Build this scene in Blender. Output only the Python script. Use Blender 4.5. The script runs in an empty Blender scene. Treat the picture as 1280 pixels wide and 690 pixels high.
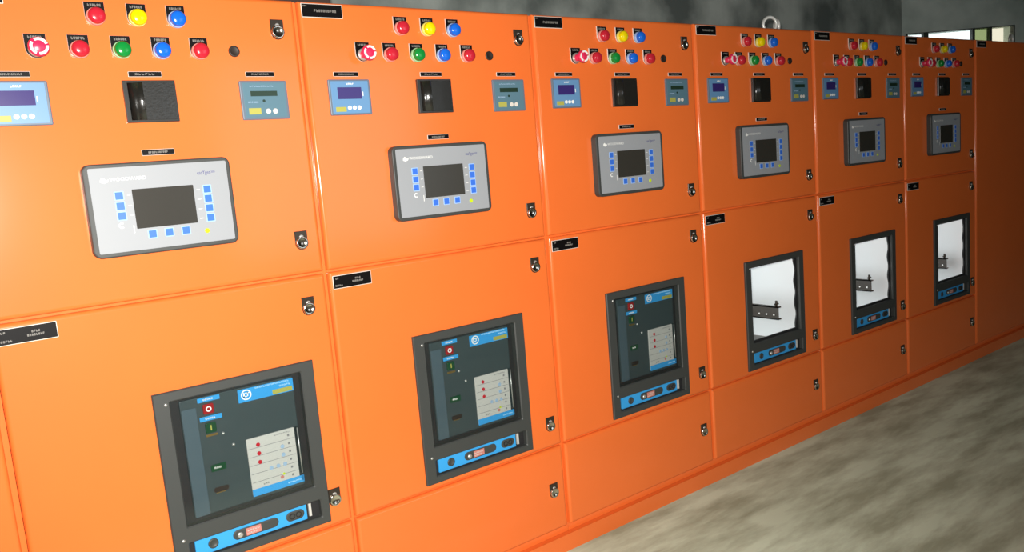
import bpy, bmesh, math, random
from mathutils import Vector, Matrix
random.seed(7)
C = bpy.context.scene.collection
PI = math.pi

# ------------------------------------------------------------------ materials
def lin(c):
    return tuple(((v/255)/12.92 if v/255 <= .04045 else ((v/255+.055)/1.055)**2.4) for v in c)
def mat(name, rgb, rough=.5, metal=0.0, spec=.5, noise=0.0, nscale=6.0, bump=0.0, bscale=200.0, emit=None, linear=False):
    m = bpy.data.materials.new(name); m.use_nodes = True
    nt = m.node_tree; b = nt.nodes['Principled BSDF']
    col = rgb if linear else lin(rgb)
    b.inputs['Base Color'].default_value = (*col, 1)
    b.inputs['Roughness'].default_value = rough
    b.inputs['Metallic'].default_value = metal
    b.inputs['Specular IOR Level'].default_value = spec
    if noise or bump:
        tc = nt.nodes.new('ShaderNodeTexCoord')
    if noise:
        n = nt.nodes.new('ShaderNodeTexNoise'); n.inputs['Scale'].default_value = nscale; n.inputs['Detail'].default_value = 5
        r = nt.nodes.new('ShaderNodeMixRGB'); r.blend_type = 'MIX'
        r.inputs[1].default_value = (*[c*(1-noise) for c in col], 1)
        r.inputs[2].default_value = (*[min(1, c*(1+noise)) for c in col], 1)
        nt.links.new(tc.outputs['Object'], n.inputs['Vector'])
        nt.links.new(n.outputs['Fac'], r.inputs[0]); nt.links.new(r.outputs[0], b.inputs['Base Color'])
    if bump:
        n2 = nt.nodes.new('ShaderNodeTexNoise'); n2.inputs['Scale'].default_value = bscale; n2.inputs['Detail'].default_value = 2
        bp = nt.nodes.new('ShaderNodeBump'); bp.inputs['Strength'].default_value = bump; bp.inputs['Distance'].default_value = .001
        nt.links.new(tc.outputs['Object'], n2.inputs['Vector'])
        nt.links.new(n2.outputs['Fac'], bp.inputs['Height']); nt.links.new(bp.outputs['Normal'], b.inputs['Normal'])
    if emit:
        b.inputs['Emission Color'].default_value = (*lin(emit[0]), 1); b.inputs['Emission Strength'].default_value = emit[1]
    return m

M = {}
M['orange'] = mat('orange_powder_coat', (.80, .155, .026), .6, spec=.2, noise=.06, nscale=3, bump=.03, bscale=260, linear=True)
_b = M['orange'].node_tree.nodes['Principled BSDF']; _b.inputs['Coat Weight'].default_value = .75; _b.inputs['Coat Roughness'].default_value = .15
M['black'] = mat('black_engraved_plastic', (9, 7, 7), .5, spec=.15)
M['blackg'] = mat('black_gloss_plastic', (32, 31, 28), .3, spec=.9)
M['relaycover'] = mat('ribbed_black_plastic', (30, 29, 26), .27, spec=.9, bump=.6, bscale=170)
M['frame'] = mat('charcoal_moulding', (58, 60, 58), .5, bump=.08, bscale=300)
M['frame_dark'] = mat('dark_rubber', (26, 25, 26), .7)
M['white'] = mat('white_print', (235, 235, 230), .5)
M['holder'] = mat('pale_plastic', (214, 206, 196), .4)
M['engraved'] = mat('engraved_lettering', (128, 124, 118), .5)
M['grey'] = mat('grey_faceplate', (148, 151, 155), .5, noise=.02)
M['screen'] = mat('unlit_screen', (52, 50, 45), .25)
M['bluekey'] = mat('blue_membrane_key', (52, 105, 205), .4)
M['keyrim'] = mat('pale_blue_key_border', (150, 185, 235), .45)
M['led'] = mat('green_yellow_indicator', (190, 215, 20), .3)
M['navy'] = mat('navy_print', (60, 60, 120), .5)
M['meterblue'] = mat('blue_meter_face', (96, 138, 178), .4)
M['metergrey'] = mat('blue_grey_bezel', (96, 108, 122), .45)
M['meterteal'] = mat('blue_grey_meter_face', (84, 116, 130), .4)
M['lcdpurple'] = mat('purple_display', (52, 40, 104), .25)
M['lcdgreen'] = mat('green_black_display', (32, 52, 40), .25)
M['yellow'] = mat('yellow_print', (168, 164, 76), .5)
M['red'] = mat('red_lens', (186, 34, 50), .2)
M['yellowlens'] = mat('yellow_lens', (232, 208, 6), .18)
M['blue'] = mat('blue_lens', (22, 98, 205), .18)
M['green'] = mat('green_lens', (18, 128, 52), .18)
M['stopred'] = mat('pinkish_red_mushroom', (214, 40, 82), .3)
M['skirt_red'] = mat('pale_red_skirt', (216, 138, 128), .35)
M['skirt_yellowlens'] = mat('pale_yellow_skirt', (226, 212, 110), .35)
M['skirt_blue'] = mat('pale_blue_skirt', (150, 178, 220), .35)
M['skirt_green'] = mat('pale_green_skirt', (150, 200, 150), .35)
M['chrome'] = mat('chrome', (205, 200, 190), .18, metal=1)
M['steel'] = mat('zinc_steel', (205, 205, 200), .35, metal=.7)
M['eyebolt'] = mat('galvanised_eye', (226, 226, 220), .35, metal=.25)
M['lockdark'] = mat('dark_lock_plate', (66, 58, 50), .3, metal=.5)
M['brk'] = mat('teal_grey_breaker_face', (54, 66, 68), .45, noise=.06, nscale=14)
M['brkglare'] = mat('cover_reflection_tone', (72, 88, 96), .4)
M['skyblue'] = mat('sky_blue_label', (52, 152, 216), .4)
M['paleprint'] = mat('pale_blue_print', (185, 225, 245), .5)
M['trip'] = mat('pale_trip_unit', (190, 188, 182), .45)
M['tripline'] = mat('grey_print', (120, 120, 122), .5)
M['pushred'] = mat('red_push', (150, 24, 26), .35)
M['pushgreen'] = mat('green_push', (20, 66, 40), .35)
M['gold'] = mat('brass', (170, 140, 80), .35, metal=.8)
M['paleblue'] = mat('pale_blue_button', (150, 175, 200), .45)
M['brick'] = mat('pink_print', (190, 120, 110), .5)
M['liner'] = mat('white_liner', (222, 230, 231), .8, noise=.01)
M['traygrey'] = mat('grey_tray', (120, 120, 115), .6)
M['rail'] = mat('dark_steel_rail', (42, 36, 26), .5, noise=.25, nscale=30)
M['brown'] = mat('brown_sheet_metal', (62, 42, 34), .6, noise=.1)
M['framegreen'] = mat('window_frame_paint', (58, 66, 58), .6)
M['hole'] = mat('dark_brown_plastic', (40, 30, 24), .5)

def glassmat(name, tint, gl=.06):
    m = bpy.data.materials.new(name); m.use_nodes = True; nt = m.node_tree
    for n in list(nt.nodes): nt.nodes.remove(n)
    o = nt.nodes.new('ShaderNodeOutputMaterial'); t = nt.nodes.new('ShaderNodeBsdfTransparent'); g = nt.nodes.new('ShaderNodeBsdfGlossy')
    t.inputs[0].default_value = (*tint, 1); g.inputs['Roughness'].default_value = .06
    x = nt.nodes.new('ShaderNodeMixShader'); x.inputs[0].default_value = gl
    nt.links.new(t.outputs[0], x.inputs[1]); nt.links.new(g.outputs[0], x.inputs[2]); nt.links.new(x.outputs[0], o.inputs[0])
    return m
M['pane'] = glassmat('clear_acrylic', (.93, .95, .95), .05)
M['winclear'] = glassmat('clear_window_glass', (.95, .97, .97), .04)
M['wingreen'] = glassmat('green_tinted_glass', (.46, .50, .33), .04)
M['wincream'] = glassmat('dusty_window_glass', (.80, .76, .66), .04)

# concrete floor: streaky trowel marks
def floor_mat():
    m = bpy.data.materials.new('streaky_concrete'); m.use_nodes = True; nt = m.node_tree; b = nt.nodes['Principled BSDF']
    tc = nt.nodes.new('ShaderNodeTexCoord'); mp = nt.nodes.new('ShaderNodeMapping')
    mp.inputs['Rotation'].default_value = (0, 0, math.radians(44)); mp.inputs['Scale'].default_value = (1.2, 4.6, 1)
    n = nt.nodes.new('ShaderNodeTexNoise'); n.inputs['Scale'].default_value = 1.5; n.inputs['Detail'].default_value = 8; n.inputs['Roughness'].default_value = .62
    n2 = nt.nodes.new('ShaderNodeTexNoise'); n2.inputs['Scale'].default_value = 1.3; n2.inputs['Detail'].default_value = 4
    r = nt.nodes.new('ShaderNodeValToRGB')
    e = r.color_ramp.elements
    e[0].position = .36; e[0].color = (*lin((164, 178, 152)), 1)
    e[1].position = .62; e[1].color = (*lin((216, 238, 212)), 1)
    mx = nt.nodes.new('ShaderNodeMixRGB'); mx.blend_type = 'MULTIPLY'; mx.inputs[0].default_value = .3
    r2 = nt.nodes.new('ShaderNodeValToRGB'); r2.color_ramp.elements[0].position = .3; r2.color_ramp.elements[0].color = (.5, .5, .45, 1); r2.color_ramp.elements[1].position = .65
    nt.links.new(tc.outputs['Object'], mp.inputs[0]); nt.links.new(mp.outputs[0], n.inputs['Vector']); nt.links.new(tc.outputs['Object'], n2.inputs['Vector'])
    nt.links.new(n.outputs['Fac'], r.inputs[0]); nt.links.new(n2.outputs['Fac'], r2.inputs[0])
    nt.links.new(r.outputs[0], mx.inputs[1]); nt.links.new(r2.outputs[0], mx.inputs[2]); nt.links.new(mx.outputs[0], b.inputs['Base Color'])
    b.inputs['Roughness'].default_value = .75
    return m
M['floor'] = floor_mat()
def wall_mat(name, dark, pale):
    m = bpy.data.materials.new(name); m.use_nodes = True; nt = m.node_tree; b = nt.nodes['Principled BSDF']
    tc = nt.nodes.new('ShaderNodeTexCoord')
    n = nt.nodes.new('ShaderNodeTexNoise'); n.inputs['Scale'].default_value = 1.9; n.inputs['Detail'].default_value = 7
    r = nt.nodes.new('ShaderNodeValToRGB'); e = r.color_ramp.elements
    e[0].position = .36; e[0].color = (*lin(dark), 1); e[1].position = .66; e[1].color = (*lin(pale), 1)
    nt.links.new(tc.outputs['Object'], n.inputs['Vector']); nt.links.new(n.outputs['Fac'], r.inputs[0]); nt.links.new(r.outputs[0], b.inputs['Base Color'])
    b.inputs['Roughness'].default_value = .85
    return m
M['wall'] = wall_mat('grey_stained_plaster', (104, 112, 108), (198, 206, 198))
M['litwall'] = wall_mat('lit_grey_plaster', (176, 190, 182), (226, 236, 228))  # window wall plaster lightened in colour to stand in for missing ambient light
M['ceiling'] = mat('grey_ceiling', (120, 124, 122), .9, noise=.1, nscale=1)

# ------------------------------------------------------------------ mesh helpers
# all shapes are written in cabinet space: x along the front, y into the cabinet (0 = door face), z up
def rrect(x0, x1, z0, z1, r=.0006, n=2):
    r = max(1e-5, min(r, (x1-x0)/2-1e-5, (z1-z0)/2-1e-5)); p = []
    for cx, cz, a0 in ((x1-r, z0+r, -PI/2), (x1-r, z1-r, 0), (x0+r, z1-r, PI/2), (x0+r, z0+r, PI)):
        for i in range(n+1):
            a = a0+PI/2*i/n; p.append((cx+r*math.cos(a), cz+r*math.sin(a)))
    return p
def ushape(cx, ztop, w, h, n=12, inset=0):
    r = w/2-inset; zc = ztop-h+w/2; p = []
    for i in range(n+1):
        a = PI+PI*i/n; p.append((cx+r*math.cos(a), zc+r*math.sin(a)))
    p += [(cx+r, ztop-inset), (cx-r, ztop-inset)]
    return p
def circ(cx, cz, r, n=24):
    return [(cx+r*math.cos(2*PI*i/n), cz+r*math.sin(2*PI*i/n)) for i in range(n)]

class MB:
    def __init__(s): s.bm = bmesh.new(); s.smooth = False
    def loops(s, L, cap0=False, cap1=True, smooth=False):
        rows = [[s.bm.verts.new((x, y, z)) for x, z in pts] for pts, y in L]
        for a, b in zip(rows, rows[1:]):
            n = len(a)
            for i in range(n):
                f = s.bm.faces.new((a[i], a[(i+1) % n], b[(i+1) % n], b[i])); f.smooth = smooth
        if cap0: s.bm.faces.new(rows[0][::-1])
        if cap1: s.bm.faces.new(rows[-1])
        return s
    def plate(s, x0, x1, z0, z1, yb, yf, r=.0006, b=.001, n=2, back=True):
        b = min(b, abs(yb-yf)*.8)
        return s.loops([(rrect(x0, x1, z0, z1, r, n), yb), (rrect(x0, x1, z0, z1, r, n), yf+b),
                        (rrect(x0+b*.3, x1-b*.3, z0+b*.3, z1-b*.3, max(r-b*.3, .0003), n), yf+b*.3),
                        (rrect(x0+b, x1-b, z0+b, z1-b, max(r-b, .0003), n), yf)], cap0=back)
    def box(s, x0, x1, y0, y1, z0, z1):
        v = [s.bm.verts.new(p) for p in ((x0,y0,z0),(x1,y0,z0),(x1,y1,z0),(x0,y1,z0),(x0,y0,z1),(x1,y0,z1),(x1,y1,z1),(x0,y1,z1))]
        for f in ((0,3,2,1),(4,5,6,7),(0,1,5,4),(1,2,6,5),(2,3,7,6),(3,0,4,7)): s.bm.faces.new([v[i] for i in f])
        return s
    def lathe(s, cx, cz, prof, n=28, smooth=True, cap0=False):
        return s.loops([(circ(cx, cz, r, n), y) for r, y in prof], cap0=cap0, cap1=True, smooth=smooth)
    def disc(s, cx, cz, r, yb, yf, n=20):
        return s.loops([(circ(cx, cz, r, n), yb), (circ(cx, cz, r, n), yf+.0006), (circ(cx, cz, r*.93, n), yf)], cap0=True)
    def arc(s, cx, cz, r0, r1, a0, a1, yb, yf, n=10):
        o = [(cx+r1*math.cos(a0+(a1-a0)*i/n), cz+r1*math.sin(a0+(a1-a0)*i/n)) for i in range(n+1)]
        i_ = [(cx+r0*math.cos(a0+(a1-a0)*i/n), cz+r0*math.sin(a0+(a1-a0)*i/n)) for i in range(n+1)][::-1]
        rows = [[s.bm.verts.new((x, y, z)) for x, z in o+i_] for y in (yb, yf)]
        m = len(o+i_)
        for k in range(m): s.bm.faces.new((rows[0][k], rows[0][(k+1) % m], rows[1][(k+1) % m], rows[1][k]))
        for k in range(n): s.bm.faces.new((rows[1][k], rows[1][k+1], rows[1][m-2-k], rows[1][m-1-k]))
        return s
    def tube(s, pts, r, n=8, close=False):
        rows = []
        m = len(pts)
        for i, p in enumerate(pts):
            p = Vector(p)
            a = Vector(pts[(i-1) % m]) if (close or i > 0) else p
            b = Vector(pts[(i+1) % m]) if (close or i < m-1) else p
            t = (b-a).normalized(); u = t.orthogonal().normalized()
            if close:
                u = Vector((0, 1, 0)) if abs(t.y) < .9 else Vector((1, 0, 0))
                u = (u-t*u.dot(t)).normalized()
            w = t.cross(u)
            rows.append([s.bm.verts.new(p+r*(u*math.cos(2*PI*k/n)+w*math.sin(2*PI*k/n))) for k in range(n)])
        for i in range(m if close else m-1):
            A, B = rows[i], rows[(i+1) % m]
            for k in range(n):
                f = s.bm.faces.new((A[k], A[(k+1) % n], B[(k+1) % n], B[k])); f.smooth = True
        if not close: s.bm.faces.new(rows[0][::-1]); s.bm.faces.new(rows[-1])
        return s
    def words(s, x0, x1, zc, h, y, n, seed=1):
        """a short run of n small engraved capitals, too small to read"""
        rnd = random.Random(seed); p = (x1-x0)/n; w = p*.72; t = h*.24
        for i in range(n):
            a = x0+i*p; b = a+w; z0, z1 = zc-h/2, zc+h/2
            k = rnd.randrange(5)
            segs = [(a, a+t, z0, z1)]
            if k in (0, 2, 4): segs.append((a, b, z1-t, z1))
            if k in (0, 1, 3): segs.append((a, b, z0, z0+t))
            if k in (1, 2, 4): segs.append((a, b, zc-t/2, zc+t/2))
            if k in (3, 4, 0): segs.append((b-t, b, z0, z1))
            for q in segs: s.plate(q[0], q[1], q[2], q[3], y+.0008, y, back=False, b=.0001, n=1)
        return s
    def text(s, body, x, z, h, y, width=None):
        cu = bpy.data.curves.new('lettering', 'FONT'); cu.body = body; cu.size = 1; cu.resolution_u = 2; cu.extrude = .0
        o = bpy.data.objects.new('lettering_source', cu); C.objects.link(o)
        bpy.context.view_layer.update()
        me = bpy.data.meshes.new_from_object(o.evaluated_get(bpy.context.evaluated_depsgraph_get()))
        xs = [v.co.x for v in me.vertices]; ys = [v.co.y for v in me.vertices]
        sy = h/(max(ys)-min(ys)); sx = (width/(max(xs)-min(xs))) if width else sy
        x_, y_ = min(xs), min(ys)
        vm = {v.index: s.bm.verts.new((x+(v.co.x-x_)*sx, y, z+(v.co.y-y_)*sy)) for v in me.vertices}
        for p in me.polygons:
            try: s.bm.faces.new([vm[i] for i in p.vertices])
            except ValueError: pass
        bpy.data.objects.remove(o); bpy.data.curves.remove(cu); bpy.data.meshes.remove(me)
        return s
    def build(s, name, m, parent=None, origin=None, label=None):
        bmesh.ops.recalc_face_normals(s.bm, faces=s.bm.faces[:])
        vs = [v.co for v in s.bm.verts]
        if origin is None:
            lo = Vector([min(v[i] for v in vs) for i in range(3)]); hi = Vector([max(v[i] for v in vs) for i in range(3)])
            origin = (lo+hi)/2
        origin = Vector(origin)
        for v in s.bm.verts: v.co -= origin
        me = bpy.data.meshes.new(name); s.bm.to_mesh(me); s.bm.free()
        me.materials.append(m if not isinstance(m, str) else M[m])
        o = bpy.data.objects.new(name, me); C.objects.link(o)
        base = Vector(parent['_o']) if parent is not None else Vector((0, 0, 0))
        o['_o'] = list(origin); o.location = origin-base
        if parent is not None: o.parent = parent
        if label: o['label'] = label
        return o

def thing(name, label, cat, loc, group=None):
    o = bpy.data.objects.new(name, None); C.objects.link(o); o.location = loc; o.empty_display_size = .1
    o['_o'] = [0.0, 0.0, 0.0]; o['label'] = label; o['category'] = cat
    if group: o['group'] = group
    return o
def copy_part(o, parent):
    c = o.copy(); C.objects.link(c); c.parent = parent
    for ch in o.children: copy_part(ch, c)
    return c

# ------------------------------------------------------------------ cabinet pieces
Z_TOP, Z_U, Z_L, Z_M, Z_B, Z_D = 2.299, 1.3945, 1.3865, .4900, .4820, .113
DW = .984                                             # door width, the bay is 1 m
DOORY = .0205
def door_loops(x0, x1, z0, z1, r=.013):
    L = [(rrect(x0, x1, z0, z1, .004, 3), DOORY)]
    for k in range(6):
        t = PI/2*k/5; i = r*(1-math.cos(t))
        L.append((rrect(x0+i, x1-i, z0+i, z1-i, max(.004-i, .0006), 3), r*(1-math.sin(t))))
    return L
def door_mesh(m, L, hole=None):
    """flat back and front, the rolled edge smooth"""
    m.loops(L[:2], cap0=not hole, cap1=False); m.loops(L[1:], cap1=not hole, smooth=True)
    if hole: m.loops([L[-1], (rrect(*hole, .003, 3), 0), (rrect(*hole, .003, 3), DOORY), L[0]], cap1=False)
    bmesh.ops.remove_doubles(m.bm, verts=m.bm.verts[:], dist=1e-6)
    return m
def solid_door(name, root, z0, z1):
    return door_mesh(MB(), door_loops(0, DW, z0, z1)).build(name, 'orange', root)
def holed_door(name, root, z0, z1, hx0, hx1, hz0, hz1):
    return door_mesh(MB(), door_loops(0, DW, z0, z1), (hx0, hx1, hz0, hz1)).build(name, 'orange', root)
def body(root, pocket=None):
    X0, X1, Y0, Y1, z0 = .001, .999, .021, .90, .077
    L = [(rrect(X0, X1, z0, Z_TOP-.002, .002), Y1), (rrect(X0, X1, z0, Z_TOP-.002, .002), Y0)]
    if pocket:
        px0, px1, pz0, pz1, py = pocket
        L += [(rrect(px0, px1, pz0, pz1), Y0), (rrect(px0, px1, pz0, pz1), py)]
    return MB().loops(L, cap0=True).build('body', 'orange', root)

def lock(root, cx, zt):
    w, h = .044, .064
    o = MB().loops([(ushape(cx, zt, w, h), 0), (ushape(cx, zt, w, h), -.003), (ushape(cx, zt, w, h, inset=.0015), -.0045)], cap0=False).build('door_lock', 'lockdark', root)
    zc = zt-h+w/2+.002
    # chrome cup: half-moon rim with a dished finger recess
    m = MB(); m.lathe(cx, zc, [(.0212, -.0045), (.0212, -.010), (.0190, -.0125), (.013, -.0085), (.006, -.0065), (.001, -.006)])
    m.build('latch_cup', 'chrome', o)
    MB().lathe(cx, zt-.020, [(.0075, -.0045), (.0075, -.0075), (.0055, -.0085)], n=16).build('lock_barrel', 'steel', o)
    return o

def legend(root, name, cx, zt, seed):
    w, h = .054, .066
    o = MB().loops([(ushape(cx, zt, w, h), 0), (ushape(cx, zt, w, h), -.004), (ushape(cx, zt, w, h, inset=.001), -.005)], cap0=False).build(name, 'holder', root)
    MB().loops([(ushape(cx, zt, w, h, inset=.0004), -.005), (ushape(cx, zt, w, h, inset=.0008), -.0062)]).build('legend_plate', 'black', o)
    MB().words(cx-.017, cx+.019, zt-.0095, .0075, -.0068, 6, seed).build('lettering', 'engraved', o)
    return o
LAMPNAME = {'red': 'red lens', 'yellowlens': 'yellow lens', 'blue': 'blue lens', 'green': 'green lens'}
def lamp(root, cx, zt, color, seed, name='pilot_lamp'):
    o = legend(root, name, cx, zt, seed)
    o['label'] = LAMPNAME[color].replace('lens', 'pilot lamp' if name == 'pilot_lamp' else 'push button')
    zc = zt-.0415
    MB().lathe(cx, zc, [(.0252, -.006), (.0252, -.013), (.0240, -.017), (.0225, -.017)]).build('lamp_bezel', 'skirt_'+color, o)
    prof = [(.0228, -.017), (.0228, -.027), (.0222, -.031), (.0200, -.034), (.015, -.0365), (.008, -.0378), (.001, -.0382)]
    MB().lathe(cx, zc, prof).build('lens', color, o)
    return o
def estop(root, cx, zt, seed):
    o = legend(root, 'emergency_stop', cx, zt, seed); o['label'] = 'pinkish red mushroom stop button'
    zc = zt-.0425
    MB().lathe(cx, zc, [(.021, -.005), (.021, -.012), (.019, -.014)]).build('collar', 'steel', o)
    MB().lathe(cx, zc, [(.0145, -.014), (.0145, -.040)], n=24).build('stem', 'stopred', o)
    h = MB().lathe(cx, zc, [(.014, -.040), (.025, -.044), (.0265, -.050), (.0255, -.056), (.0225, -.0595), (.001, -.0605)], n=32).build('mushroom_head', 'stopred', o)
    m = MB()
    for a in (20, 145, 265): m.arc(cx, zc, .0160, .0228, math.radians(a), math.radians(a+100), -.0585, -.0612)
    m.build('turn_arrows', 'white', o)
    return o
def small_label(root, x0, x1, z0, z1, n, seed):
    o = MB().plate(x0-.0012, x1+.0012, z0-.0012, z1+.0012, 0, -.0026, r=.002).build('label_strip', 'holder', root)
    MB().plate(x0, x1, z0, z1, -.0026, -.0034, r=.001, b=.0003).build('label_face', 'black', o)
    c = (x0+x1)/2; w = (x1-x0)*.62
    MB().words(c-w/2, c+w/2, (z0+z1)/2, (z1-z0)*.42, -.0037, n, seed).build('lettering', 'engraved', o)
    return o
def nameplate(root, x0, x1, z0, z1, seed, two=False):
    o = MB().plate(x0-.0022, x1+.0022, z0-.0022, z1+.0022, 0, -.0025, r=.002).build('nameplate', 'holder', root)
    MB().plate(x0, x1, z0, z1, -.0025, -.0034, r=.001, b=.0003).build('plate_face', 'black', o)
    m = MB(); w = x1-x0; h = z1-z0
    if two:
        m.words(x0+w*.06, x0+w*.15, z1-h*.21, h*.14, -.004, 2, seed); m.words(x0+w*.04, x0+w*.24, z0+h*.22, h*.15, -.004, 5, seed+1)
        m.words(x0+w*.57, x0+w*.72, z0+h*.63, h*.16, -.004, 4, seed+2); m.words(x0+w*.49, x0+w*.79, z0+h*.40, h*.16, -.004, 8, seed+3)
    else:
        m.words(x0+w*.03, x0+w*.13, z1-h*.16, h*.13, -.004, 3, seed); m.words(x0+w*.29, x0+w*.86, z0+h*.5, h*.22, -.004, 10, seed+2)
    m.build('lettering', 'engraved', o)
    return o

def energy_meter(root):
    x0, x1, z0, z1 = .073, .231, 1.9205, 2.0425
    o = MB().plate(x0, x1, z0, z1, 0, -.007, r=.004, b=.003).build('energy_meter', 'metergrey', root, label='blue faced digital meter')
    MB().plate(x0+.008, x1-.008, z0+.006, z1-.006, -.007, -.008, r=.002, b=.0004).build('meter_face', 'meterblue', o)
    MB().plate(.104, .195, 1.9755, 2.0155, -.008, -.009, b=.0004).build('display', 'lcdpurple', o)
    MB().words(.140, .168, 2.027, .006, -.0086, 5, 3).build('lettering', 'white', o)
    MB().plate(.092, .131, 1.9325, 1.949, -.008, -.009, b=.0004).build('yellow_mark', 'yellow', o)
    for x in (.1435, .162, .1805): MB().disc(x, 1.9455, .0072, -.008, -.0105).build('round_key', 'white', o)
    MB().plate(.1985, .2015, 1.985, 2.0, -.008, -.0086, b=.0002).build('scale_mark', 'white', o)
def main_relay(root):
    x0, x1, z0, z1 = .423, .571, 1.9185, 2.0415
    o = MB().plate(x0, x1, z0, z1, 0, -.012, r=.002, b=.0015).build('protection_relay', 'blackg', root, label='black protection relay')
    m = MB()
    # bowed glossy cover: a rounded rib runs up its left third
    pts = [(x0+.012, -.012), (x0+.030, -.014), (x0+.036, -.018), (x0+.041, -.021), (x0+.046, -.0225), (x0+.052, -.0225), (x0+.10, -.0215), (x1-.008, -.020), (x1-.008, -.012)]
    a = [m.bm.verts.new((x, y, z0+.007)) for x, y in pts]; b = [m.bm.verts.new((x, y, z1-.007)) for x, y in pts]
    for i in range(len(pts)-1):
        f = m.bm.faces.new((a[i], a[i+1], b[i+1], b[i])); f.smooth = i < 5
    m.bm.faces.new(a); m.bm.faces.new(b[::-1]); m.bm.faces.new((a[0], b[0], b[-1], a[-1]))
    m.build('cover', 'relaycover', o)
def sync_meter(root):
    x0, x1, z0, z1 = .768, .925, 1.9155, 2.0395
    o = MB().plate(x0, x1, z0, z1, 0, -.007, r=.004, b=.003).build('synchronising_relay', 'metergrey', root, label='blue grey relay with a narrow display')
    MB().plate(x0+.009, x1-.009, z0+.007, z1-.007, -.007, -.008, r=.002, b=.0004).build('relay_face', 'meterteal', o)
    MB().plate(.800, .889, 1.990, 2.0065, -.008, -.009, b=.0004).build('display', 'lcdgreen', o)
    MB().plate(.789, .829, 1.9325, 1.9525, -.008, -.009, b=.0004).build('yellow_mark', 'yellow', o)
    for x in (.8525, .876): MB().disc(x, 1.9415, .0085, -.008, -.0105).build('round_key', 'holder', o)
    MB().disc(.842, 1.975, .0045, -.008, -.0095).build('indicator', 'lcdgreen', o)
    MB().words(.79, .824, 1.971, .005, -.0086, 6, 5).words(.80, .88, 2.0215, .004, -.0086, 11, 8).build('lettering', 'paleblue', o)
def controller(root):
    x0, x1, z0, z1 = .278, .698, 1.532, 1.8035; F = -.030
    L = [(rrect(x0, x1, z0, z1, .022, 6), 0), (rrect(x0, x1, z0, z1, .022, 6), F+.004), (rrect(x0+.0015, x1-.0015, z0+.0015, z1-.0015, .021, 6), F+.001),
         (rrect(x0+.004, x1-.004, z0+.004, z1-.004, .019, 6), F), (rrect(x0+.0145, x1-.0115, z0+.0125, z1-.0115, .005, 6), F), (rrect(x0+.0145, x1-.0115, z0+.0125, z1-.0115, .005, 6), F+.002)]
    o = MB().loops(L).build('generator_controller', 'frame', root, label='grey controller with a dark screen in a black bezel')
    f = F+.0015
    MB().plate(x0+.0148, x1-.0118, z0+.0128, z1-.0118, F+.002, f, r=.004, b=.0002).build('faceplate', 'grey', o)
    MB().plate(.402, .578, 1.608, 1.7245, f, f-.0012, r=.002, b=.0005).build('screen', 'screen', o)
    def key(x, z, w=.0105, h=.0105):
        k = MB().plate(x-w-.0028, x+w+.0028, z-h-.0028, z+h+.0028, f, f-.0008, r=.002, b=.0003).build('key', 'keyrim', o)
        MB().plate(x-w, x+w, z-h, z+h, f-.0008, f-.0018, r=.001, b=.0004).build('key_cap', 'bluekey', k)
    for z in (1.709, 1.679, 1.650): key(.366, z)
    for z in (1.708, 1.679, 1.6495, 1.620): key(.6185, z)
    for x in (.443, .491, .540): key(x, 1.5885)
    MB().disc(.6025, 1.580, .0075, f, f-.002).build('status_lamp', 'led', o)
    MB().arc(.362, 1.622, .005, .0085, math.radians(50), math.radians(310), f, f-.0006).build('round_symbol', 'white', o)
    for z in (1.709, 1.679, 1.65): MB().plate(.388, .397, z-.0008, z+.0008, f, f-.0005, b=.0001).build('tick_mark', 'white', o)
    for z in (1.708, 1.679, 1.6495, 1.62): MB().plate(.586, .597, z-.0008, z+.0008, f, f-.0005, b=.0001).build('tick_mark', 'white', o)
    MB().plate(.393, .395, 1.597, 1.62, f, f-.0005, b=.0001).build('tick_mark', 'white', o)
    MB().text('WOODWARD', .347, 1.752, .010, f-.0006, .100).build('lettering', 'white', o)
    MB().loops([([(.321, 1.751), (.331, 1.7475), (.342, 1.751), (.345, 1.758), (.338, 1.7555), (.330, 1.764), (.323, 1.760)], f-.0003), ([(.321, 1.751), (.331, 1.7475), (.342, 1.751), (.345, 1.758), (.338, 1.7555), (.330, 1.764), (.323, 1.760)], f-.0006)]).build('maker_emblem', 'white', o)
    MB().text('easYgen', .595, 1.750, .0155, f-.0006, .040).text('3000', .637, 1.757, .006, f-.0006, .012).build('model_lettering', 'navy', o)

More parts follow.
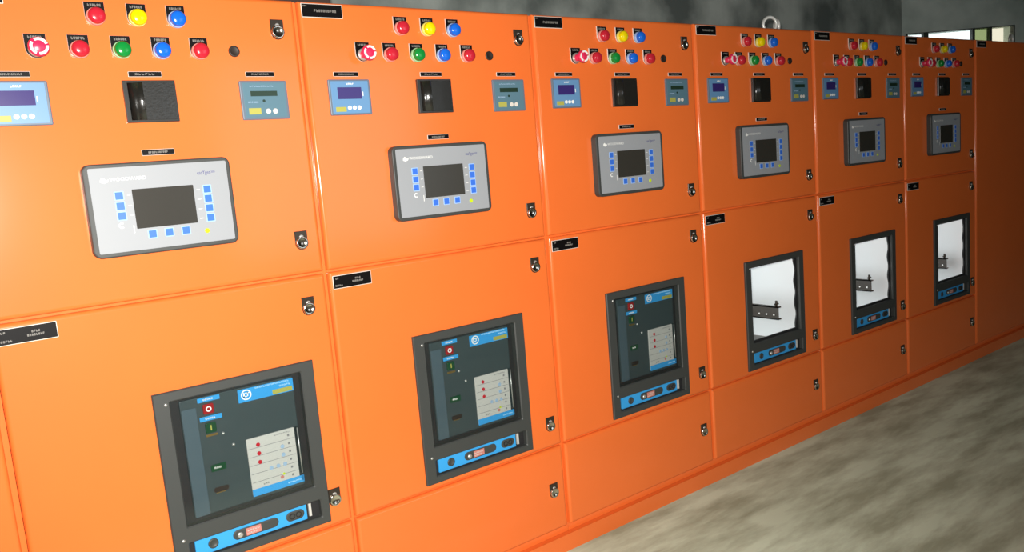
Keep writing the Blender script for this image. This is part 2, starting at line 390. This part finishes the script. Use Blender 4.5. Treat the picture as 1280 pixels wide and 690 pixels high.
# breaker window frame; fx = its left edge in the bay
FZ0, FZ1, FW = .513, 1.099, .523
def frame_ring(name, root, fx, opening=True):
    x0, x1 = fx, fx+FW; F = -.011
    # two openings in one moulding: the window above, the strip below
    m = MB()
    ox0, ox1, oz0, oz1 = fx+.049, x1-.047, .657, 1.066
    sx0, sx1, sz0, sz1 = fx+.047, x1-.032, .541, .603
    zs = .630
    def ring(a0, a1, c0, c1, h, top, bottom):
        outer = lambda i, y: (rrect(a0+i, a1-i, c0+(i if bottom else 0), c1-(i if top else 0), .0008), y)
        hole = lambda i, y: (rrect(h[0]+i, h[1]-i, h[2]+i, h[3]-i, .004), y)
        m.loops([outer(0, .019), outer(0, F+.003), outer(.003, F), hole(-.004, F), hole(0, F+.004), hole(0, .019), outer(0, .019)], cap1=False)
    ring(x0, x1, zs, FZ1, (ox0, ox1, oz0, oz1), True, False)
    ring(x0, x1, FZ0, zs, (sx0, sx1, sz0, sz1), False, True)
    o = m.build(name, 'frame', root)
    d = MB()
    for x, z in ((x0+.036, FZ1-.038), (x0+.03, FZ0+.105)): d.lathe(x, z, [(.005, F), (.005, F-.002), (.002, F-.003)], n=12)
    d.build('frame_screws', 'steel', o)
    # strip below the window
    s = MB().plate(sx0, sx1, sz0, sz1, .0185, .011, b=.0005).build('strip_recess', 'frame_dark', o)
    b = MB().plate(sx0+.018, sx1-.049, sz0+.005, sz1-.003, .011, .002, r=.002, b=.001).build('blue_strip', 'skyblue', o)
    MB().plate(sx1-.040, sx1-.031, sz0+.010, sz1-.006, .011, .003, b=.001).build('strip_clip', 'trip', o)
    q = .002; zc = (sz0+sz1)/2+.002
    MB().lathe(fx+.121, zc, [(.0165, q), (.0165, q-.003), (.012, q-.004), (.010, q-.002), (.001, q-.002)], n=22).build('key_button', 'frame', o)
    MB().loops([(rrect(fx+.185, fx+.340, zc-.0165, zc+.0165, .0164, 8), q), (rrect(fx+.185, fx+.340, zc-.0165, zc+.0165, .0164, 8), q-.002), (rrect(fx+.189, fx+.336, zc-.0125, zc+.0125, .0124, 8), q-.003)]).build('racking_slot', 'frame', o)
    MB().plate(fx+.228, fx+.279, zc-.0125, zc+.0125, q-.003, q-.004, b=.0003).build('position_window', 'brick', o)
    MB().words(fx+.232, fx+.275, zc+.004, .006, q-.0045, 5, 4).words(fx+.232, fx+.268, zc-.006, .006, q-.0045, 4, 9).build('position_lettering', 'trip', o)
    MB().lathe(fx+.208, zc-.002, [(.0095, q-.003), (.0095, q-.006), (.005, q-.007)], n=14).build('slot_knob', 'steel', o)
    MB().loops([(rrect(fx+.367, fx+.432, zc-.0165, zc+.0165, .0164, 8), q), (rrect(fx+.367, fx+.432, zc-.0165, zc+.0165, .0164, 8), q-.002), (rrect(fx+.371, fx+.428, zc-.0125, zc+.0125, .0124, 8), q-.003)]).build('padlock_slot', 'frame', o)
    MB().arc(fx+.388, zc, .007, .0105, 0, PI*1.9, q-.003, q-.005, n=14).arc(fx+.411, zc, .007, .0105, 0, PI*1.9, q-.003, q-.005, n=14).build('padlock_rings', 'frame_dark', o)
    return o, (ox0, ox1, oz0, oz1)
def breaker(root, fx):
    fr, (ox0, ox1, oz0, oz1) = frame_ring('breaker_frame', root, fx)
    Y = .009
    o = MB().plate(ox0, ox1, oz0, oz1, .019, .0165, b=.0005).build('circuit_breaker', 'frame_dark', root, label='dark breaker front with a pale trip unit')
    MB().plate(ox0+.030, ox1-.024, oz0+.012, oz1-.010, .0165, Y, r=.005, b=.003).build('breaker_face', 'brk', o)
    MB().plate(ox0+.032, ox0+.078, oz0+.014, oz1-.040, Y, Y-.003, r=.004, b=.001).build('reflection_panel', 'brkglare', o)  # paler panel painted in for the reflection streak of the clear cover
    a = fx+.262
    # maker's plate with round emblem
    MB().plate(a, a+.189, 1.0055, 1.0495, Y, Y-.002, r=.001, b=.0004).build('maker_plate', 'skyblue', o)
    y = Y-.002
    m = MB(); m.arc(a+.027, 1.029, .0135, .0175, 0, 2*PI*.999, y, y-.0006, n=24); m.plate(a+.017, a+.022, 1.022, 1.037, y, y-.0006, b=.0001)
    m.plate(a+.017, a+.030, 1.022, 1.0255, y, y-.0006, b=.0001); m.plate(a+.024, a+.039, 1.033, 1.0365, y, y-.0006, b=.0001); m.plate(a+.030, a+.0335, 1.024, 1.0365, y, y-.0006, b=.0001)
    m.build('maker_emblem', 'white', o)
    MB().words(a+.058, a+.176, 1.0445, .0055, y-.0006, 17, 12).words(a+.14, a+.18, 1.033, .006, y-.0006, 5, 2).build('maker_lettering', 'paleprint', o)
    MB().plate(a+.115, a+.184, 1.0085, 1.0235, y, y-.0008, b=.0003).build('yellow_mark', 'yellow', o)
    # off and on pushes with blue captions
    c = fx+.134
    for z, t in ((1.0445, 11), (.982, 15)):
        p = MB().plate(c, c+.070, z-.0075, z+.0075, Y, Y-.0015, b=.0004).build('caption_strip', 'skyblue', o)
        MB().words(c+.017, c+.050, z, .006, Y-.0021, 5, t).build('caption_lettering', 'white', o)
    MB().plate(c+.013, c+.047, .997, 1.030, Y, Y-.006, r=.004, b=.002).build('off_push', 'pushred', o)
    MB().arc(c+.030, 1.0135, .0052, .009, 0, 2*PI*.999, Y-.006, Y-.0068, n=18).build('off_symbol', 'white', o)
    MB().plate(c+.013, c+.047, .934, .968, Y, Y-.006, r=.004, b=.002).build('on_push', 'pushgreen', o)
    MB().plate(c+.028, c+.032, .943, .960, Y-.006, Y-.0068, b=.0002).build('on_symbol', 'yellow', o)
    MB().plate(c+.013, c+.050, .922, .929, Y, Y-.0015, b=.0004).build('brass_strip', 'gold', o)
    MB().lathe(c+.066, .922, [(.0045, Y), (.0045, Y-.003), (.001, Y-.005)], n=12).build('face_screw', 'steel', o)
    MB().lathe(c+.094, .876, [(.005, Y), (.005, Y-.003), (.001, Y-.005)], n=12).build('face_screw', 'steel', o)
    MB().plate(c+.014, c+.062, .804, .827, Y, Y-.003, r=.003, b=.001).build('spring_indicator', 'pushgreen', o)
    MB().words(c+.024, c+.047, .816, .007, Y-.0036, 3, 6).build('indicator_lettering', 'white', o)
    MB().plate(c+.014, c+.062, .733, .750, Y, Y-.001, r=.006, b=.0004).build('counter_window', 'hole', o)
    MB().plate(c+.020, c+.05, .730, .7325, Y, Y-.0015, b=.0004).build('counter_lip', 'gold', o)
    # trip unit
    t0, t1, tz0, tz1 = a+.006, a+.172, .684, .880; y = Y-.005
    MB().plate(t0, t1, tz0, tz1, Y, y, r=.004, b=.0015).build('trip_unit', 'trip', o)
    MB().plate(t1+.001, t1+.016, tz0, tz1, Y, y-.002, r=.004, b=.003).build('trip_cover_edge', 'pane', o)
    MB().tube([(t1+.010, y-.002, tz0+.03), (t1+.010, y-.002, tz1-.004)], .0022, 6).build('cover_hinge', 'steel', o)
    MB().plate(t0, t1+.014, tz0-.002, tz0+.022, y+.001, y-.002, b=.0008).build('trip_strip', 'skyblue', o)
    MB().words(t1-.044, t1+.006, tz0+.010, .005, y-.0026, 7, 3).build('strip_lettering', 'paleprint', o)
    m = MB()
    for k in range(5): m.plate(t0+.004, t1-.004, tz1-.036-.029*k, tz1-.0345-.029*k, y, y-.0004, b=.0001)
    for k in range(6): m.plate(t1-.027, t1-.020, tz1-.026-.028*k, tz1-.0185-.028*k, y, y-.0006, b=.0001)
    m.words(t0+.095, t1-.016, tz1-.010, .0045, y-.0005, 7, 3); m.words(t0+.04, t0+.06, tz0+.032, .006, y-.0005, 3, 3)
    m.build('trip_lettering', 'tripline', o)
    for k in range(3): MB().disc(t0+.037, tz1-.026-.030*k, .0068, y, y-.0025).build('red_button', 'red', o)
    for k in range(2): MB().disc(t0+.118, tz1-.055-.029*k, .0068, y, y-.0025).build('pale_button', 'paleblue', o)
    for k in range(3): MB().disc(t0+.072+.024*k, tz1-.117, .0068, y, y-.0025).build('pale_button', 'paleblue', o)
    MB().disc(t0+.105, tz0+.036, .006, y, y-.0015).build('brick_mark', 'brick', o)
    MB().disc(t0+.112, tz0+.046, .004, y, y-.0025).build('green_lamp', 'led', o)
    MB().plate(ox0+.001, ox1-.001, oz0+.001, oz1-.001, -.0045, -.0065, b=.0003).build('window_pane', 'pane', fr)
def empty_compartment(root, fx, clip=False):
    fr, (ox0, ox1, oz0, oz1) = frame_ring('window_frame', root, fx)
    # wavy black gasket inside the window
    n = 34; rows = []
    def wav(t, ph, k): return .5+.5*math.sin(t*2*PI*k+ph)
    L = [(ox1-.004, oz0+.004)]
    outer = []; inner = []
    for i in range(n+1):
        t = i/n; outer.append((ox1-.0005, oz0+.0005+(oz1-oz0-.001)*t)); inner.append((ox1-.012-.014*wav(t, .6, 3.2), oz0+.012+(oz1-oz0-.018)*t))
    for i in range(n+1):
        t = 1-i/n; outer.append((ox0+.0005, oz0+.0005+(oz1-oz0-.001)*t)); inner.append((ox0+.008+.008*wav(t, 2.0, 3.4), oz0+.012+(oz1-oz0-.018)*t))
    MB().loops([(outer, .012), (outer, .004), (inner, .004), (inner, .012), (outer, .012)], cap1=False).build('rubber_gasket', 'frame_dark', fr)
    MB().loops([(rrect(.205, .972, .5095, 1.34), .022), (rrect(.205, .972, .5095, 1.34), .698), (rrect(.2065, .9705, .511, 1.3385), .6965), (rrect(.2065, .9705, .511, 1.3385), .022), (rrect(.205, .972, .5095, 1.34), .022)], cap1=False).box(.2065, .9705, .690, .6965, .511, 1.3385).build('compartment_liner', 'liner', root)
    MB().box(.208, .969, .030, .689, .5115, .530).build('compartment_tray', 'traygrey', root)
    # racking rail running back into the compartment
    rx = fx+.470
    r = MB(); r.box(rx, rx+.006, .13, .66, .694, .769); r.box(rx, rx+.030, .13, .66, .763, .769); r.box(rx, rx+.030, .13, .66, .694, .700)
    ro = r.build('racking_rail', 'rail', root)
    b = MB()
    for y in (.155, .205, .255, .33):
        b.tube([(rx-.006, y, .722), (rx+.002, y, .722)], .005, 8)
    b.build('rail_bolts', 'steel', ro)
    MB().tube([(rx+.012, .148, .768), (rx+.012, .148, .803)], .007, 8).tube([(rx-.006, .148, .784), (rx+.03, .148, .784)], .005, 8).build('rail_pin', 'rail', ro)
    for y in (.40, .60): MB().box(rx+.005, .9700, y, y+.03, .700, .720).build('rail_support', 'rail', ro)

# ------------------------------------------------------------------ one fully fitted control door set, then copies
LOCKX = .9145
def fit_common(root):
    solid_door('control_door', root, Z_U, Z_TOP)
    nameplate(root, .0105, .1555, 2.2485, 2.290, 5)
    for x, c, s in ((.379, 'red', 3), (.491, 'yellowlens', 8), (.602, 'blue', 14)): lamp(root, x, 2.2625, c, s)
    estop(root, .2175, 2.1695, 20)
    for x, c, s in ((.3245, 'red', 21), (.4355, 'green', 22), (.5465, 'blue', 23), (.6585, 'red', 24)): lamp(root, x, 2.1695, c, s, 'push_button')
    o = MB().lathe(.767, 2.131, [(.0175, 0), (.0175, -.004), (.0155, -.006), (.012, -.0045), (.001, -.004)], n=22).build('key_switch', 'hole', root)
    for x0, x1, n, s in ((.100, .192, 13, 31), (.4455, .5375, 6, 32), (.7955, .888, 9, 33)): small_label(root, x0, x1, 2.0535, 2.067, n, s)
    small_label(root, .452, .5435, 1.8225, 1.838, 11, 34)
    energy_meter(root); main_relay(root); sync_meter(root); controller(root)
    lock(root, LOCKX+.003, 2.235); lock(root, LOCKX, 1.542)
    solid_door('cable_door', root, Z_D, Z_B); lock(root, LOCKX+.003, .328)
    nameplate(root, .0125, .1575, 1.3275, 1.3705, 41, True)

POCKET = (.204, .973, .5085, 1.341, .70)
def breaker_bay(root, fx, lx=.926):
    body(root); breaker(root, fx)
    holed_door('breaker_door', root, Z_M, Z_L, fx+.004, fx+FW-.004, FZ0+.004, FZ1-.004)
    lock(root, LOCKX-.003, 1.316); lock(root, lx, .624)
def window_bay(root, fx):
    body(root, POCKET); empty_compartment(root, fx)
    holed_door('breaker_door', root, Z_M, Z_L, fx+.004, fx+FW-.004, FZ0+.004, FZ1-.004)
    lock(root, LOCKX-.003, 1.316); lock(root, .925, .624)

GROUP = 'orange switchboard cabinets in one row'
def cab(i, label): return thing('switchboard_cabinet', label, 'electrical cabinet', (i-2.0, 0, 0), GROUP)
c2 = cab(2, 'nearest orange cabinet wholly in view, with the middle one of three dark breaker windows')
fit_common(c2); common = list(c2.children)
breaker_bay(c2, .2975); full = list(c2.children)
c1 = cab(1, 'nearest large orange cabinet at the left edge, dark breaker window touching its lower lock')
for p in common: copy_part(p, c1)
breaker_bay(c1, .377, .9245)
c0 = cab(0, 'orange cabinet cut off by the lower left corner, only its edge strip showing')
body(c0); solid_door('control_door', c0, Z_U, Z_TOP); solid_door('breaker_door', c0, Z_M, Z_L); solid_door('cable_door', c0, Z_D, Z_B)
c3 = cab(3, 'orange cabinet in the middle with the farthest dark breaker window, beside the white windows')
for p in full: copy_part(p, c3)
c4 = cab(4, 'orange cabinet with a lifting ring on top and the nearest white compartment window')
for p in common: copy_part(p, c4)
window_bay(c4, .2975)
c5 = cab(5, 'orange cabinet with the middle one of the three white compartment windows')
for p in common: copy_part(p, c5)
window_bay(c5, .312)
c6 = cab(6, 'orange cabinet with the farthest white compartment window, beside the plain end cabinet')
for p in common: copy_part(p, c6)
window_bay(c6, .350)
c7 = cab(7, 'plain dark orange end cabinet at the right edge, no lamps or meters on it')
body(c7); door_mesh(MB(), door_loops(0, DW, Z_D, Z_TOP)).build('plain_door', 'orange', c7)
nameplate(c7, .0105, .1555, 2.2485, 2.290, 55)
del common, full

# lifting eyes on the roofs
def eye(root, x, y, rot, R=.037, z0=Z_TOP-.002):
    m = MB(); n = 22; zc = z0+.012+R*.55
    m.tube([(x+R*math.cos(2*PI*k/n)*math.cos(rot), y+R*math.cos(2*PI*k/n)*math.sin(rot), zc+R*math.sin(2*PI*k/n)) for k in range(n)], .0085, 8, close=True)
    m.box(x-.016, x+.016, y-.016, y+.016, z0+.0005, z0+.006)
    return m.build('lifting_eye', 'eyebolt', root)
eye(c4, .682, .055, math.radians(-30)); eye(c4, .787, .085, math.radians(55), .033); eye(c7, .735, .06, math.radians(40), .034)

# base channel under the whole row
m = MB(); m.box(-2.0, 6.0, -.006, .88, 0, .006); m.box(-2.0, 6.0, -.006, .002, .006, .070); m.box(-2.0, 6.0, -.006, .88, .070, .076); m.box(-2.0, 6.0, .872, .88, .006, .070)
ch = m.build('base_channel', 'orange', None, origin=(2, .44, 0)); ch['label'] = 'long low orange steel channel on the floor carrying the row of cabinets'; ch['category'] = 'plinth'
# brown chamber on the roof of the near cabinets
m = MB(); m.box(-2.0, .262, .30, .80, Z_TOP-.0015, 2.62); m.box(-2.0, .27, .29, .81, 2.62, 2.64)
b = m.build('busbar_chamber', 'brown', None, origin=(-.87, .55, Z_TOP-.0015)); b['label'] = 'dark brown metal chamber on top of the nearest cabinets at the upper left'; b['category'] = 'duct'

# ------------------------------------------------------------------ camera
FOC, YAW, PITCH, ROLL = 1.00523377, -0.6417106, -0.13789798, 0.08325309
CAM = Vector((-1.15237512, -2.59894048, 1.70642792))
Rm = Matrix.Rotation(YAW, 3, 'Z') @ Matrix.Rotation(PITCH, 3, 'X') @ Matrix.Rotation(ROLL, 3, 'Y')
right, fwd, up = Rm.col[0], Rm.col[1], Rm.col[2]
cd = bpy.data.cameras.new('camera'); co = bpy.data.objects.new('camera', cd); C.objects.link(co)
cd.sensor_fit = 'HORIZONTAL'; cd.sensor_width = 36; cd.lens = FOC*1000/1280*36
cd.clip_start = .05; cd.clip_end = 200
W4 = Matrix((right, up, -fwd)).transposed().to_4x4(); W4.translation = CAM
co.matrix_world = W4
bpy.context.scene.camera = co

# ------------------------------------------------------------------ room: one wall close behind the row, the window wall runs off at a slant
U = Vector((math.cos(YAW), math.sin(YAW), 0)); V = Vector((-math.sin(YAW), math.cos(YAW), 0)); O = Vector((CAM.x, CAM.y, 0))
H = 4.6; YB = 1.9; CORNER = Vector((7.72, YB, 0)); XL, YF = -5.0, -6.5
cu_, V1 = (CORNER-O).dot(U), (CORNER-O).dot(V)
def P(u, v, z): return O+U*u+V*v+Vector((0, 0, z))
class RB(MB):
    def rbox(s, u0, u1, v0, v1, z0, z1):
        v = [s.bm.verts.new(P(*p)) for p in ((u0,v0,z0),(u1,v0,z0),(u1,v1,z0),(u0,v1,z0),(u0,v0,z1),(u1,v0,z1),(u1,v1,z1),(u0,v1,z1))]
        for f in ((0,3,2,1),(4,5,6,7),(0,1,5,4),(1,2,6,5),(2,3,7,6),(3,0,4,7)): s.bm.faces.new([v[i] for i in f])
        return s
def struct(o): o['kind'] = 'structure'; return o
ulen = (YB-YF)/.5985+.4
END = CORNER+U*ulen
struct(MB().box(XL-.2, END.x+.2, YF-.2, YB+.6, -.12, 0).build('floor', 'floor'))
struct(MB().box(XL-.2, END.x+.2, YF-.2, YB+.6, H, H+.12).build('ceiling', 'ceiling'))
struct(MB().box(XL-.2, XL, YF, YB, 0, H).build('wall_left', 'wall'))
struct(MB().box(XL-.2, END.x+.2, YF-.2, YF, 0, H).build('wall_front', 'wall'))
struct(MB().box(XL-.2, CORNER.x, YB, YB+.2, 0, H).build('wall_back', 'wall'))
def pix(x, y):
    d = Rm @ Vector(((x-640)/(FOC*1000), 1, -(y-345)/(FOC*1000)))
    q = d*(V1/d.dot(V))
    return q.dot(U), CAM.z+q.z
WZ1 = pix(1170, 39.2)[1]; WZ0 = WZ1-.95
wl, wr = cu_+.04, pix(1268.5, 40)[0]
mA, mB, mC = pix(1157.5, 45)[0], pix(1217, 42)[0], pix(1238.3, 40)[0]
T = .2; U1 = cu_+ulen
w = RB(); w.rbox(cu_, wl, V1, V1+T, 0, H); w.rbox(wr, U1, V1, V1+T, 0, H); w.rbox(wl, wr, V1, V1+T, 0, WZ0); w.rbox(wl, wr, V1, V1+T, WZ1, H)
struct(w.build('wall_right', 'litwall'))
win = RB()
for c, h in ((wl+.012, .012), (mA, .026), (mB, .014), (mC, .014), (wr-.008, .008)): win.rbox(c-h, c+h, V1-.004, V1+.05, WZ0, WZ1)
win.rbox(wl, wr, V1-.004, V1+.05, WZ0, WZ0+.03); win.rbox(wl, wr, V1-.004, V1+.05, WZ1-.008, WZ1)
wo = struct(win.build('window_1', 'framegreen'))
for a, b, mt in ((wl+.024, mA-.026, 'winclear'), (mA+.026, mB-.014, 'winclear'), (mB+.014, mC-.014, 'wingreen'), (mC+.014, wr-.016, 'wincream')):
    RB().rbox(a, b, V1+.012, V1+.018, WZ0+.03, WZ1-.008).build('window_pane', mt, wo)

# ------------------------------------------------------------------ light
wd = bpy.data.worlds.new('daylight'); bpy.context.scene.world = wd; wd.use_nodes = True
bg = wd.node_tree.nodes['Background']; bg.inputs[0].default_value = (.93, .97, 1, 1); bg.inputs[1].default_value = 1.6
def light(name, kind, loc, energy, color=(1, 1, 1), **k):
    l = bpy.data.lights.new(name, kind); l.energy = energy; l.color = color
    for a, v in k.items(): setattr(l, a, v)
    o = bpy.data.objects.new(name, l); C.objects.link(o); o.location = loc
    return o
# the photographer's flash, just above and beside the lens
FL = light('camera_flash', 'SPOT', CAM+up*.055-right*.02, 680, (1, .97, .92), shadow_soft_size=.022, spot_size=math.radians(110), spot_blend=1.0)
FL.rotation_euler = (fwd-right*.16-up*.05).to_track_quat('-Z', 'Y').to_euler()
# added cool ambient fill behind the photographer, no opening there
d = light('ambient_fill', 'AREA', (3.0, YF+.15, 2.0), 38, (.86, .94, 1), shape='RECTANGLE', size=2.6, size_y=2.2)
d.rotation_euler = Vector((0, 1, 0)).to_track_quat('-Z', 'Y').to_euler()
# added unseen fill light in each open compartment, brightens the white liner
for c in (c4, c5, c6):
    l = light('compartment_fill', 'AREA', (c.location.x+.215, .34, .84), 3.0, (.93, .97, 1), shape='RECTANGLE', size=.6, size_y=.62)
    l.rotation_euler = Vector((1, 0, 0)).to_track_quat('-Z', 'Y').to_euler()

vs = bpy.context.scene.view_settings
bpy.context.scene.display_settings.display_device = 'sRGB'
vs.view_transform = 'Standard'; vs.look = 'None'; vs.exposure = 0; vs.gamma = 1; vs.use_curve_mapping = False
for o in bpy.data.objects:
    if '_o' in o: del o['_o']
